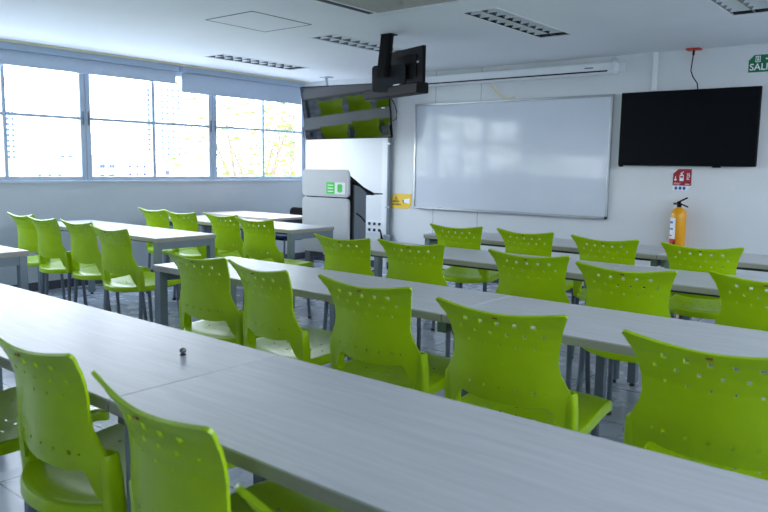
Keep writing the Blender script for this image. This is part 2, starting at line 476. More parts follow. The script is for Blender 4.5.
def make_chair(label, group):
    t = thing('classroom_chair', label, 'chair', group=group)
    b = make_back(t)
    y = back_y(0, .838)
    MB().box(-.009, .009, y-.0052, y+.002, .836, .842, .0006).build('moulded_mark', M['chair_mark'], b)
    make_seat(t)
    for s in (-1, 1):
        make_sleeve(t, s)
        lg = MB().tube([(s*.217, .112, .46), (s*.220, .105, .30), (s*.230, .085, .012)], [.0155, .0155, .0145], ry=.0125).build('leg', M['leg'], t)
        MB().lathe([(0, 0), (.016, 0), (.017, .016), (.0, .016)], 12, (s*.230, .085, 0)).build('foot_cap', M['foot'], lg)
        lg = MB().tube([(s*.185, .430, .466), (s*.188, .438, .30), (s*.198, .462, .012)], [.0155, .0155, .0145], ry=.0125).build('leg', M['leg'], t)
        MB().lathe([(0, 0), (.016, 0), (.017, .016), (.0, .016)], 12, (s*.198, .462, 0)).build('foot_cap', M['foot'], lg)
    fr = MB()
    for s in (-1, 1): fr.tube([(s*.212, .120, .442), (s*.203, .28, .446), (s*.186, .43, .455)], .011, 8)
    fr.tube([(-.187, .415, .452), (.187, .415, .452)], .011, 8); fr.tube([(-.208, .165, .444), (.208, .165, .444)], .011, 8)
    fr.build('seat_frame', M['leg'], t)
    return t
G0, G1, G2, G3 = 'chairs in the row nearest the viewer', 'chairs along the second long table', 'chairs along the third long table', 'chairs along the front table'
GL1, GL2 = 'chairs along the window side table', 'chairs along the far window side table'
CH = [  # x, y, rz(deg), label, group
 (-2.42, .75, 0, 'lime chair cut off by the left picture edge in nearest row', G0),
 (-1.80, .79, 0, 'whole lime chair at bottom left, seen at an angle, nearest row', G0),
 (-1.185, .735, -6, 'lime chair at bottom left centre with bright curled top rim', G0),
 (-.52, .604, 0, 'lime chair at bottom centre, only its horn tip showing', G0),
 (-2.925, 2.12, 1, 'lime chair nearest the left end of second long table', G1),
 (-2.424, 2.078, -8, 'lime chair with its shiny seat showing, second long table', G1),
 (-1.80, 2.075, .6, 'lime chair in picture middle left of table seam, second table', G1),
 (-1.153, 1.993, 2.3, 'large lime chair just right of second table seam, lower centre', G1),
 (-.487, 1.937, 1, 'large lime chair at lower right cut by picture edge', G1),
 (-3.07, 3.335, 1, 'lime chair in front of grey lectern, third table left end', G2),
 (-2.572, 3.40, 5, 'lime chair beside lectern chair, second from left at third table', G2),
 (-1.80, 3.405, 2, 'lime chair below whiteboard, middle of third table row', G2),
 (-1.22, 3.248, 1.5, 'lime chair below wall screen left side, third table row', G2),
 (-.646, 3.37, 0, 'lime chair cut by right picture edge, third table row', G2),
 (-3.075, 4.64, 3, 'lime chair at left end of the front row under whiteboard', G3),
 (-2.477, 4.63, -3, 'second lime chair from left in front row under whiteboard', G3),
 (-1.86, 4.566, -2, 'lime chair in front row left of fire extinguisher', G3),
 (-1.245, 4.548, 3, 'lime chair in front row right beneath fire extinguisher', G3),
 (-6.210, 2.760, 0, 'leftmost lime chair at window side table, nearest the wall', GL1),
 (-5.710, 2.697, 0, 'second lime chair from wall at window side table', GL1),
 (-5.222, 2.725, 0, 'third lime chair from wall at window side table', GL1),
 (-4.575, 2.615, 0, 'lime chair at aisle end of window side table', GL1),
 (-6.19, 4.01, 0, 'lime chair nearest wall at far window side table', GL2),
 (-5.68, 3.97, 0, 'second lime chair from wall at far window side table', GL2),
 (-5.175, 4.041, 0, 'third lime chair from wall at far window side table', GL2),
 (-4.56, 3.895, 0, 'lime chair at aisle end of far window side table', GL2),
]
proto = None
for x, y, rz, label, group in CH:
    if proto is None: c = proto = make_chair(label, group)
    else: c = copy_tree(proto); tag(c, label, 'chair', group)
    c.location = (x, y, 0); c.rotation_euler = (0, 0, math.radians(rz))

# ------------------------------------------------------------------ tables
TL, TD, TZ = 1.99, .565, .74
def make_table(label, group):
    t = thing('classroom_table', label, 'table', group=group)
    L, D = TL/2, TD/2
    top = MB().box(-L, L, -D, D, TZ-.006, TZ, .0015).build('table_top', M['top'], t)
    MB().box(-L+.0005, L-.0005, -D+.0005, D-.0005, TZ-.034, TZ-.006, .001).build('edge_band', M['edge'], top)
    for sx in (-1, 1):
        for sy in (-1, 1):
            lg = MB().box(sx*(L-.058), sx*(L-.008), sy*(D-.058), sy*(D-.008), .02, TZ-.034, .003).build('leg', M['desk_steel'], t)
            MB().lathe([(0, 0), (.017, 0), (.017, .008), (.009, .012), (.009, .022), (0, .022)], 12, (sx*(L-.033), sy*(D-.033), 0)).build('levelling_foot', M['foot'], lg)
        MB().box(sx*(L-.056), sx*(L-.010), -D+.058, D-.058, TZ-.092, TZ-.034, .003).build('end_rail', M['desk_steel'], t)
    for sy in (-1, 1): MB().box(-L+.058, L-.058, sy*(D-.15), sy*(D-.12), TZ-.064, TZ-.034, .002).build('side_rail', M['rail'], t)
    return t
GR, GW = 'long tables in rows across the room', 'window side tables'
TB = [(-1.598-TL/2, .900+TD/2, 'long grey table in foreground, left half with small metal ball', GR),
      (-1.592+TL/2, .900+TD/2, 'long grey table in foreground, right half', GR),
      (-1.596-TL/2, 2.322+TD/2, 'second row grey table, left half, beside the aisle', GR),
      (-1.590+TL/2, 2.322+TD/2, 'second row grey table, right half right of its seam', GR),
      (-1.611-TL/2, 3.785+TD/2, 'third row grey table, left half below whiteboard', GR),
      (-1.605+TL/2, 3.785+TD/2, 'third row grey table, right half under wall screen', GR),
      (-1.666-TL/2, 5.03+TD/2, 'front row grey table closest to whiteboard, left half', GR),
      (-1.660+TL/2, 5.03+TD/2, 'front row grey table under extinguisher, right half', GR),
      (-4.700-TL/2, 1.575+TD/2, 'grey table cut by left picture edge, nearest window side one', GW),
      (-4.82-TL/2, 3.16+TD/2, 'middle window side table with four lime chairs before it', GW),
      (-4.69-TL/2, 4.445+TD/2, 'far window side table in front of the lectern', GW)]
tproto = None; placed = []
for x, y, label, group in TB:
    if tproto is None: t = tproto = make_table(label, group)
    else: t = copy_tree(tproto); tag(t, label, 'table', group)
    t.location = (x, y, 0)
    placed.append((t, label, group))
# the leg frames by the seams stand a little in from the table ends, clear of the chairs
for t, label, group in placed:
    if group != GR: continue
    for lg in t.children:
        if lg.name.split('.')[0] != 'leg': continue
        bx = sum(v[0] for v in lg.bound_box)/8; by = sum(v[1] for v in lg.bound_box)/8
        if 'left half' in label and bx > 0 and by < 0: lg.location.x = -.445
        if 'right half' in label and bx < 0: lg.location.x = .045
tag(MB().lathe([(0, 0), (.006, 0), (.0095, .003), (.0095, .006), (.005, .008), (.005, .010), (.009, .012), (.0105, .017), (.008, .023), (0, .026)], 20, (0, 0, 0)).build('metal_knob', M['silver']),
    'small shiny metal knob left on foreground table', 'knob').location = (-1.80, 1.262, TZ)

# ------------------------------------------------------------------ teacher's desk, office chair, lectern
t = thing('teacher_desk', 'pale wood teacher desk by the window wall beside lectern', 'desk', (-6.42, 5.55, 0))
MB().box(-.62, .62, -.31, .31, .715, .74, .003).build('desk_top', M['wood'], t)
for sx in (-1, 1):
    for sy in (-1, 1): MB().box(sx*.58, sx*.54, sy*.28, sy*.24, 0, .715, .003).build('leg', M['leg'], t)
MB().box(-.54, .54, -.27, -.25, .60, .715, .002).box(-.57, -.55, -.24, .24, .62, .715).box(.55, .57, -.24, .24, .62, .715).build('apron', M['rail'], t)
MB().box(.10, .16, -.318, -.31, .70, .715, .002).build('cable_clip', M['white'], t)

t = thing('office_chair', 'black backed chair with blue seat behind teacher desk', 'chair', (-6.53, 6.12, 0), math.radians(176))
MB().prism(rrect(-.22, .22, -.21, .21, .06), .43, .47, 'z', .012).build('seat', M['bluefab'], t)
MB().prism(rrect(-.20, .20, .52, .79, .07), -.24, -.205, 'y', .01).build('backrest', M['black'], t)
for sx in (-1, 1):
    MB().tube([(sx*.17, -.225, .56), (sx*.18, -.21, .44), (sx*.19, -.20, .0)], .011).build('leg', M['leg'], t)
    MB().tube([(sx*.18, .18, .44), (sx*.19, .20, .0)], .011).build('leg', M['leg'], t)
MB().box(-.19, .19, -.2, .19, .41, .43).build('seat_pan', M['black'], t)

t = thing('lectern', 'light grey lectern with green sticker by the front corner', 'lectern', (-5.097, 5.30, 0))
fp = MB().prism(rrect(-.325, .322, 1.003, 1.276, .045), 0, .028, 'y', .004).build('front_panel', M['podium'], t)
st = MB().box(.022, .276, -.0015, 0, 1.034, 1.150).build('sticker', M['signw'], fp, 0)
MB().box(.022, .138, -.0025, -.0015, 1.034, 1.150).build('green_field', M['stickg'], fp, 0)
MB().prism(rrect(.175, .240, 1.05, 1.134, .02), -.0025, -.0015).build('green_emblem', M['stickg'], fp, 0)
l = MB()
for z in (1.06, 1.09, 1.12): l.box(.042, .118, -.0032, -.0025, z-.004, z+.004)
l.build('sticker_lines', M['signw'], fp, 0)
MB().prism(rrect(-.325, .322, .43, .992, .045), 0, .028, 'y', .004).build('lower_panel', M['podium'], t)
MB().box(-.20, .17, .01, .05, .985, 1.01).box(-.29, .30, .028, .09, .50, 1.19, .004).box(.20, .29, .09, .26, .55, 1.02, .003).build('inner_cabinet', M['black'], t)
sd = MB().prism([(.095, .35), (.275, .35), (.275, 1.045), (.24, 1.075), (.17, 1.11), (.095, 1.128)], .292, .318, 'x', .003).build('side_panel', M['podside'], t)
MB().tube([(.3185, .125, .845), (.3185, .20, .805), (.3185, .262, .752)], .008, 8).build('handle_slot', M['black'], sd)
MB().prism([(.095, .35), (.275, .35), (.275, 1.045), (.24, 1.075), (.17, 1.11), (.095, 1.128)], -.320, -.292, 'x', .003).build('side_panel', M['podside'], t)
MB().prism([(.028, 1.200), (.028, 1.225), (.24, 1.105), (.40, 1.045), (.40, 1.018), (.22, 1.078), (.10, 1.140)], -.31, .315, 'x', .003).build('reading_top', M['black'], t)
MB().box(-.28, .312, .38, .55, 1.024, 1.038, .004).build('pen_shelf', M['darkgrey'], t)
for sx in (-1, 1):
    MB().box(sx*.30, sx*.24, .03, .09, 0, .50, .003).build('leg', M['podside'], t)
    MB().box(sx*.32, sx*.26, -.02, .40, 0, .04, .004).build('foot_bar', M['darkgrey'], t)
MB().box(-.08, .18, .10, .34, .05, .50, .004).build('computer_case', M['black'], t)

# ------------------------------------------------------------------ front wall fittings
t = thing('whiteboard', 'large whiteboard in aluminium frame on front wall', 'whiteboard', (-4.143, YF, 1.443))
W, HH = 1.245, .632
MB().box(-W+.015, W-.015, -.016, 0, -HH+.015, HH-.015).build('writing_surface', M['board'], t, 0)
f = MB()
f.box(-W, W, -.026, 0, HH-.026, HH, .004); f.box(-W, W, -.026, 0, -HH, -HH+.026, .004)
f.box(-W, -W+.026, -.026, 0, -HH+.026, HH-.026, .004); f.box(W-.026, W, -.026, 0, -HH+.026, HH-.026, .004)
f.build('frame', M['alum'], t)
MB().box(-W+.03, W-.05, -.055, -.026, -HH, -HH+.008, .002).build('pen_ledge', M['alum'], t)
for sx in (-1, 1):
    for sz in (-1, 1): MB().box(sx*W, sx*(W-.03), -.029, -.002, sz*HH, sz*(HH-.03), .006).build('corner_cap', M['darkgrey'] if (sx, sz) == (1, -1) else M['alum'], t)

t = thing('projection_screen', 'rolled white projection screen case above the whiteboard', 'projection screen', (-4.10, YF-.075, 2.325))
MB().prism(rrect(-.055, .055, -.056, .056, .018), -1.20, 1.20, 'x', 0).build('case', M['white'], t)
MB().box(-1.19, 1.17, -.060, -.054, -.040, -.026).build('slot', M['black'], t, 0)
for sx in (-1, 1): MB().prism(rrect(-.06, .06, -.062, .062, .02), sx*1.20, sx*1.228, 'x', .003).build('end_cap', M['white'], t)
for sx in (-1, 1):
    b = MB().box(sx*1.228, sx*1.235, -.03, .075, -.03, .05, .002).box(sx*1.228, sx*1.30, .066, .075, -.03, .05, .002).build('wall_bracket', M['white'], t)
    MB().tube([(sx*1.205, -.02, .06), (sx*1.20, -.03, .085), (sx*1.215, -.02, .10), (sx*1.235, .0, .085), (sx*1.25, .02, .08)], .004, 8).build('hook', M['alum'], t)
MB().box(.93, 1.02, -.0575, -.0545, .0, .012).build('rating_plate', M['leg'], t, 0)
tag(MB().tube([(-4.30, YF-.06, 2.262), (-4.28, YF-.04, 2.22), (-4.24, YF-.02, 2.15), (-4.17, YF-.012, 2.105), (-4.08, YF-.010, 2.093), (-4.03, YF-.012, 2.095)], .010, 8).build('hanging_cable', M['gold']),
    'short white cable drooping between screen case and whiteboard', 'cable')

t = thing('wall_television', 'large dark flat television on front wall right of whiteboard', 'television', (-2.162, YF, 1.718))
MB().box(-.30, .30, -.04, 0, -.18, .18).build('wall_mount', M['black'], t)
MB().box(-.628, .628, -.085, -.04, -.355, .355, .006).build('housing', M['black'], t)
MB().box(-.617, .617, -.0865, -.0845, -.340, .345).build('screen_panel', M['screen'], t, 0)
MB().box(.26, .33, -.075, -.045, -.367, -.353, .003).build('sensor_bump', M['black'], t)
MB().box(-.622, -.585, -.08, -.045, -.368, -.353, .003).build('corner_foot', M['black'], t)
tag(MB().box(-.062, .062, -.10, .0, 0, .014, .003).build('ceiling_bracket', M['redp']), 'small red bracket at ceiling above wall television', 'bracket').location = (-2.14, YF, 2.434)
tag(MB().tube([(-2.14, YF-.05, 2.432), (-2.141, YF-.05, 2.40), (-2.142, YF-.05, 2.39)], .011, 8).tube([(-2.142, YF-.05, 2.395), (-2.15, YF-.048, 2.31), (-2.157, YF-.045, 2.25), (-2.135, YF-.04, 2.19), (-2.095, YF-.035, 2.13), (-2.085, YF-.03, 2.06)], .0055, 8).build('power_cable', M['black']),
    'black cable hanging from red bracket to wall television', 'cable')

# fire extinguisher and its sign
t = thing('fire_extinguisher', 'yellow fire extinguisher hung on front wall', 'fire extinguisher', (-2.165, YF-.095, .50))
MB().lathe([(0, 0), (.06, 0), (.070, .012), (.070, .40), (.066, .43), (.05, .455), (.026, .47), (.022, .475), (0, .475)], 28).build('cylinder', M['yellow'], t)
MB().lathe([(0, .475), (.021, .475), (.021, .50), (.014, .505), (.014, .53), (0, .532)], 16).build('valve', M['black'], t)
MB().box(-.055, -.012, -.012, .012, .497, .517, .004).build('gauge', M['silver'], t)
m = Matrix.Translation((0, 0, .52)) @ Matrix.Rotation(math.radians(-28), 4, 'Y')
MB().box(-.02, .085, -.010, .010, 0, .014, .003, m).build('lever', M['black'], t)
m = Matrix.Translation((0, 0, .505)) @ Matrix.Rotation(math.radians(22), 4, 'Y')
MB().box(-.01, .085, -.010, .010, 0, .012, .003, m).build('carry_handle', M['black'], t)
def wrap(name, a0, a1, z0, z1, m, r=.0708):
    bm = bmesh.new(); n = 10
    A = [bm.verts.new((r*math.cos(math.radians(a0+(a1-a0)*k/n)), r*math.sin(math.radians(a0+(a1-a0)*k/n)), z0)) for k in range(n+1)]
    B = [bm.verts.new((v.co.x, v.co.y, z1)) for v in A]
    for k in range(n): bm.faces.new((A[k], A[k+1], B[k+1], B[k]))
    me = bpy.data.meshes.new(name); bm.to_mesh(me); bm.free(); return mk(name, me, m, t)
lab = wrap('label', 190, 268, .175, .375, M['signw'])
wrap('label_text', 205, 245, .32, .34, M['blue'], .0712); wrap('label_text', 205, 250, .26, .275, M['blue'], .0712)
wrap('label_text', 205, 240, .20, .21, M['ink'], .0712)
wrap('warning_label', 195, 275, .05, .17, M['redp']); wrap('warning_picture', 212, 250, .07, .12, M['signw'], .0712)
wrap('warning_picture', 255, 268, .09, .15, M['ink'], .0712)
MB().box(-.03, .03, .066, .095, .28, .40, .003).build('wall_hanger', M['leg'], t)

def sign_poly(x0, x1, z0, z1, cut, corners):
    p = []
    p += [(x0, z0)] if 'bl' not in corners else [(x0, z0+cut), (x0+cut, z0)]
    p += [(x1, z0)] if 'br' not in corners else [(x1-cut, z0), (x1, z0+cut)]
    p += [(x1, z1)] if 'tr' not in corners else [(x1, z1-cut), (x1-cut, z1)]
    p += [(x0, z1)] if 'tl' not in corners else [(x0+cut, z1), (x0, z1-cut)]
    return p
t = thing('extinguisher_sign', 'red fire extinguisher sign on wall above extinguisher', 'sign', (-2.183, YF, 1.235))
MB().prism(sign_poly(-.086, .086, -.105, .10, .04, ('tl', 'br')), -.004, 0).build('sign_plate', M['signw'], t, 0)
MB().prism(sign_poly(-.086, .086, -.058, .10, .045, ('tl',)), -.0052, -.004).build('red_field', M['red'], t, 0)
MB().prism(rrect(-.024, .014, -.014, .044, .006), -.0062, -.0052).prism(rrect(-.014, .004, .046, .058, .003), -.0062, -.0052).prism([(-.022, .060), (.010, .078), (.012, .070), (-.016, .056)], -.0062, -.0052).build('extinguisher_picture', M['signw'], t, 0)
MB().box(-.018, .008, -.0068, -.0062, .018, .034).build('picture_band', M['red'], t, 0)
MB().box(-.066, -.058, -.0062, -.0052, .0, .030).prism([(-.062, -.016), (-.078, .004), (-.046, .004)], -.0062, -.0052).build('arrow', M['signw'], t, 0)
text_part('sign_text', 'PQS', .036, (.056, -.0056, .03), FACE_BACK @ Matrix.Rotation(PI/2, 4, 'Z'), M['signw'], t, .0004, .0006)
MB().box(-.076, -.01, -.0058, -.0052, -.036, -.033).box(-.076, -.02, -.0058, -.0052, -.046, -.043).box(.03, .07, -.0058, -.0052, -.046, -.040).build('small_print', M['signw'], t, 0)
for k in range(3): MB().prism([(-.052+.038*k+.014*math.cos(a), -.082+.017*math.sin(a)) for a in [2*PI*i/16 for i in range(16)]], -.0055, -.004).build('blue_dot', M['blue'], t, 0)

t = thing('exit_sign', 'green SALIDA exit sign at upper right of front wall', 'sign', (-1.535, YF, 2.277))
MB().prism(sign_poly(-.138, .15, -.075, .076, .045, ('tl',)), -.005, 0, 'y', .001).build('sign_plate', M['green'], t, 0)
text_part('sign_text', 'SALIDA', .082, (.006, -.0056, -.032), FACE_BACK, M['signw'], t, .0004, .001)
MB().box(-.083, -.042, -.006, -.005, .012, .018).box(-.083, -.077, -.006, -.005, .018, .060).box(-.048, -.042, -.006, -.005, .018, .060).box(-.083, -.042, -.006, -.005, .060, .066).prism([(-.070, .022), (-.064, .022), (-.060, .034), (-.054, .024), (-.050, .026), (-.057, .044), (-.068, .046)], -.006, -.005).prism([(-.062+.006*math.cos(a), .053+.006*math.sin(a)) for a in [2*PI*i/10 for i in range(10)]], -.006, -.005).build('running_man_picture', M['signw'], t, 0)
MB().box(.0, .085, -.006, -.005, .032, .044).prism([(.07, .016), (.11, .038), (.07, .060)], -.006, -.005).build('arrow', M['signw'], t, 0)

t = thing('warning_sign', 'yellow warning sign beside pipe left of whiteboard', 'sign', (-5.588, YF, .884))
MB().prism(sign_poly(-.155, .158, -.092, .092, .05, ('tl', 'br')), -.004, 0).build('sign_plate', M['signy'], t, 0)
MB().prism([(-.105, .020), (-.055, .020), (-.080, .062)], -.005, -.004).build('warning_triangle', M['ink'], t, 0)
MB().prism([(-.094, .026), (-.066, .026), (-.080, .050)], -.0056, -.005).build('triangle_field', M['signy'], t, 0)
text_part('sign_text', 'RIESGO', .030, (-.082, -.0046, -.006), FACE_BACK, M['ink'], t, .0004, .0012)
text_part('sign_text', 'DE CAIDA', .030, (-.075, -.0046, -.044), FACE_BACK, M['ink'], t, .0004, .0012)
MB().prism([(.045, -.012), (.130, -.030), (.132, .036), (.045, .026)], -.005, -.004).build('white_picture', M['signw'], t, 0)
MB().prism([(.015, .002), (.045, -.014), (.046, .010), (.022, .020)], -.005, -.004).prism([(.028, -.026), (.040, -.028), (.044, -.012), (.034, -.010)], -.005, -.004).build('hand_picture', M['blue'], t, 0)

# pipe, sockets, loose cables
t = thing('conduit_pipe', 'grey vertical conduit pipe left of yellow sign', 'pipe', (-5.765, YF-.035, 0))
MB().tube([(0, 0, .44), (0, 0, H)], .026, 16).build('pipe', M['desk_steel'], t)
MB().box(-.06, .06, -.035, .034, .33, .45, .008).build('junction_box', M['desk_steel'], t)
for z in (.8, 1.6, 2.2): MB().box(-.034, .034, -.029, .034, z-.012, z+.012, .003).build('pipe_clamp', M['alum'], t)
t = thing('socket_plate', 'white wall plate of six sockets beside lectern', 'sockets', (-6.02, YF, .53))
MB().prism(rrect(-.135, .135, -.085, .085, .012), -.012, 0, 'y', .003).build('plate', M['white'], t)
for i in range(3):
    for j in range(2):
        so = MB().prism(rrect(-.085+.085*i-.030, -.085+.085*i+.030, -.04+.08*j-.03, -.04+.08*j+.03, .008), -.016, -.012).build('socket', M['white'], t)
        MB().box(-.085+.085*i-.014, -.085+.085*i+.026, -.0175, -.016, -.04+.08*j-.016, -.04+.08*j+.020, .003).build('socket_slot', M['darkgrey'], so)
def wig(seed, x0, y0, n, sx, sy):
    rd = random.Random(seed); p = []
    for i in range(n): p.append((x0+sx*rd.uniform(-1, 1), y0+sy*rd.uniform(-1, 1), .012+.10*rd.random()**2))
    q = []
    for i in range(n-1):
        for k in range(4):
            t = k/4; q.append(tuple(p[i][c]*(1-t)+p[i+1][c]*t for c in range(3)))
    return q
tag(MB().tube(wig(3, -5.62, 6.35, 12, .22, .16), .011, 8).build('cable_tangle', M['black'], smooth=60), 'tangle of black cables on floor below yellow sign', 'cables')
tag(MB().tube([(-5.835, YF-.05, .36), (-5.85, YF-.09, .50), (-5.86, YF-.06, .40), (-5.84, YF-.06, .2), (-5.8, YF-.2, .012), (-5.7, YF-.6, .012)], .009, 8).build('power_cable', M['black']), 'dark cable dropping from the pipe junction box', 'cable')
t = thing('floor_marking', 'orange tape outline on floor below fire extinguisher', 'floor marking', (-2.22, 6.95, 0))
MB().box(-.30, .30, -.26, -.20, 0, .0015).build('tape_strip', M['orange'], t, 0)
for sx in (-1, 1): MB().box(sx*.24, sx*.30, -.20, .23, 0, .0015).build('tape_strip', M['orange'], t, 0)

# ------------------------------------------------------------------ corner television on its ceiling arm
t = thing('corner_television', 'glossy black television tilted down in the front corner', 'television', (-6.004, 6.60, 1.961))
t.rotation_mode = 'YXZ'; t.rotation_euler = (math.radians(12.6), math.radians(-1.64), math.radians(22))
MB().box(-.5665, .5665, .001, .045, -.325, .325, .006).build('housing', M['black'], t)
MB().box(-.560, .560, -.001, .0015, -.312, .319).build('screen_panel', M['gloss'], t, 0)
MB().box(.46, .50, -.003, -.001, .03, .042).build('white_sticker', M['signw'], t, 0)
MB().box(-.563, -.535, -.004, .0, -.322, -.305).build('red_sticker', M['redp'], t, 0)
MB().box(-.2, .2, .045, .09, -.12, .2, .01).build('rear_plate', M['darkgrey'], t)
bpy.context.view_layer.update(); inv = t.matrix_world.inverted()
def local(p): return inv @ Vector(p)
mb = MB().tube([local(p) for p in ((-6.62, 6.90, 2.44), (-6.60, 6.90, 2.33), (-6.25, 6.82, 2.12), (-6.06, 6.74, 2.03))], .016, 12)
mb.box(-.075, .075, -.05, .05, -.010, 0, .003, inv @ Matrix.Translation((-6.62, 6.90, H)))
mb.build('ceiling_arm', M['alum'], t)
tag(MB().tube([(-5.55, 6.92, 2.13), (-5.50, 6.92, 2.06), (-5.475, 6.93, 1.97), (-5.48, 6.93, 1.89), (-5.53, 6.93, 1.86)], .006, 8).build('loop_cable', M['black']), 'thin black cable looping beside corner television', 'cable')

# ------------------------------------------------------------------ monitor and sound bar hung from the ceiling
t = thing('ceiling_monitor', 'black monitor seen from behind hanging on ceiling column', 'monitor', (-4.05, 5.0, 2.1))
A = math.radians(-20)
Rz = Matrix.Rotation(A, 4, 'Z')
def rot(x, y, z, a=A): return Matrix.Translation((x, y, z)) @ Matrix.Rotation(a, 4, 'Z')
MB().prism([(-.044, -.036), (.044, -.036), (.052, .0), (.038, .042), (-.038, .042), (-.052, 0)], 0, .37, 'z', .004, Matrix.Translation((.0, -.075, -.02)) @ Matrix.Shear('XY', 4, (.0, .15)) ).build('column', M['black'], t)
MB().box(-.06, .06, -.05, .05, .342, .35, .003).build('ceiling_plate', M['black'], t)
sc = MB().box(-.262, .262, -.012, .018, -.155, .165, .004, rot(.140, .085, .062)).prism([(-.10, -.05), (.17, -.02), (.17, .0), (-.10, .0)], -.09, .10, 'z', .004, rot(.140, .085, .062)).build('monitor_shell', M['black'], t)
MB().box(-.255, .255, .0178, .0195, -.148, .158, 0, rot(.140, .085, .062)).build('screen_panel', M['screen'], sc, 0)
MB().box(.15, .20, -.0145, -.0115, .03, .045, 0, rot(.140, .085, .062)).build('rating_label', M['signw'], sc, 0)
MB().prism(rrect(-.165, .165, -.12, .11, .03), -.022, 0, 'y', .004, rot(.012, .0, -.02, math.radians(10))).build('mounting_plate', M['darkgrey'], t)
MB().box(-.06, .06, -.02, .05, -.06, .06, .006, rot(.06, .05, .02)).build('tilt_joint', M['black'], t)
t = thing('sound_bar', 'long black sound bar under the ceiling monitor', 'speaker', (-4.0, 5.03, 1.962), A)
MB().prism(rrect(-.065, .055, -.045, .045, .012), -.445, .445, 'x', .004).build('bar_body', M['black'], t)
MB().box(-.39, .39, .0545, .058, -.034, .038, .001).build('speaker_cloth', M['darkgrey'], t)
MB().box(-.16, .12, -.035, .02, .043, .058, .004).build('bar_bracket', M['alum'], t)

# ------------------------------------------------------------------ ceiling fittings
def louver_light(label, l):
    x0, x1, y0, y1 = l
    t = thing('louver_light', label, 'ceiling light', ((x0+x1)/2, (y0+y1)/2, H), 0, 'recessed louver ceiling lights')
    W, L = (x1-x0)/2, (y1-y0)/2
    f = MB()
    f.box(-W-.012, -W+.004, -L-.012, L+.012, -.004, .004, .001); f.box(W-.004, W+.012, -L-.012, L+.012, -.004, .004, .001)
    f.box(-W+.004, W-.004, -L-.012, -L+.004, -.004, .004, .001); f.box(-W+.004, W-.004, L-.004, L+.012, -.004, .004, .001)
    f.build('trim_frame', M['white'], t)
    h = MB(); h.box(-W+.001, W-.001, -L+.001, L-.001, .088, .094)
    for s in (-1, 1):
        h.box(s*(W-.001), s*(W-.005), -L+.001, L-.001, .003, .088); h.box(-W+.005, W-.005, s*(L-.001), s*(L-.005), .003, .088)
    h.build('housing', M['darkgrey'], t)  # charcoal colour puts the shade inside the recess into the housing
    for s in (-1, 1): MB().tube([(s*W*.5, -L+.03, .065), (s*W*.5, L-.03, .065)], .013, 12).build('lamp_tube', M['tube'], t)
    rf = MB()
    rf.prism([(-.004, .002), (.004, .002), (.020, .030), (.042, .060), (-.042, .060), (-.020, .030)], -L+.006, L-.006, 'y')
    for q in (-1, 1): rf.prism([(q*(W-.006), .002), (q*(W-.010), .002), (q*(W-.026), .030), (q*(W-.048), .060), (q*(W-.006), .060)], -L+.006, L-.006, 'y')
    rf.build('side_reflector', M['reflector'], t)
    lv = MB(); n = 10
    for k in range(1, n):
        y = -L+2*L*k/n
        lv.prism([(y-.003, .003), (y+.003, .003), (y+.010, .025), (y+.022, .050), (y-.022, .050), (y-.010, .025)], -W+.012, W-.012, 'x')
    lv.build('louver_blades', M['louver'], t)
    return t
for lab, l in zip(('recessed louver light nearest the windows', 'recessed louver light partly behind ceiling monitor column', 'recessed louver light above the whiteboard right half', 'recessed louver light cut by upper right picture corner'), LIGHTS): louver_light(lab, l)
t = thing('ceiling_hatch', 'square access hatch in ceiling near the windows', 'hatch', (-4.573, 3.985, H))
MB().box(-.275, .275, -.305, .305, -.0015, 0).build('hatch_panel', M['ceil'], t)
f = MB()
for s in (-1, 1): f.box(s*.275, s*.284, -.314, .314, -.003, 0); f.box(-.275, .275, s*.305, s*.314, -.003, 0)
f.build('shadow_gap', M['base'], t, 0)
t = thing('air_conditioner', 'ceiling cassette air conditioner at top of picture', 'air conditioner', (-3.12, 3.81, H))
MB().prism(rrect(-.47, .47, -.47, .47, .03), -.028, 0, 'z', .006).build('fascia', M['white'], t)
g = MB()
for i in range(24): g.box(-.34, .34, -.335+.028*i, -.335+.028*i+.016, -.034, -.028)
g.build('intake_grille', M['grille'], t, 0)
MB().box(-.345, .345, -.345, .345, -.0295, -.0275).build('grille_backing', M['grille'], t, 0)
for s in (-1, 1):
    MB().box(s*.385, s*.43, -.33, .33, -.032, -.026, .001).build('air_flap', M['darkgrey'] if s < 0 else M['white'], t)
    MB().box(-.33, .33, s*.385, s*.43, -.032, -.026, .001).build('air_flap', M['white'], t)

# ------------------------------------------------------------------ the town outside
GZ = -9.
struct(MB().box(-900, 900, -900, 900, GZ-.5, GZ).build('ground', M['ground'], smooth=0))
def building(name, label, x, y0, y1, ztop, depth, m, wins=(), roof=None):
    t = thing(name, label, 'building', (x, (y0+y1)/2, GZ))
    w = (y1-y0)/2
    MB().box(-depth, 0, -w, w, 0, ztop-GZ).build('wall', m, t, 0)
    if roof: MB().box(-depth-.2, .2, -w-.2, w+.2, ztop-GZ, ztop-GZ+roof[0]).build('roof', roof[1], t, 0)
    for (a, b, c, d) in wins:
        MB().box(-.03, .05, a-(y0+y1)/2, b-(y0+y1)/2, c-GZ, d-GZ).build('window', M['bwin'], t, 0)
    return t
def grid(y0, y1, z0, z1, ny, nz, fy=.45, fz=.5):
    o = []
    for i in range(ny):
        for j in range(nz):
            cy = y0+(y1-y0)*(i+.5)/ny; cz = z0+(z1-z0)*(j+.5)/nz; hy = (y1-y0)/ny*fy/2; hz = (z1-z0)/nz*fz/2
            o.append((cy-hy, cy+hy, cz-hz, cz+hz))
    return o
building('tower_block', 'pale tower block with blue windows at left window edge', -180, 76.5, 80.1, 13.6, 8, M['bpale'], grid(76.7, 80, 1.5, 13.2, 3, 9, .6, .55))
building('tower_block', 'slim pale tower with one column of dark windows', -180, 115.0, 117.6, 22.4, 8, M['bpale'], grid(116, 117, 3, 22, 1, 14, .9, .55))
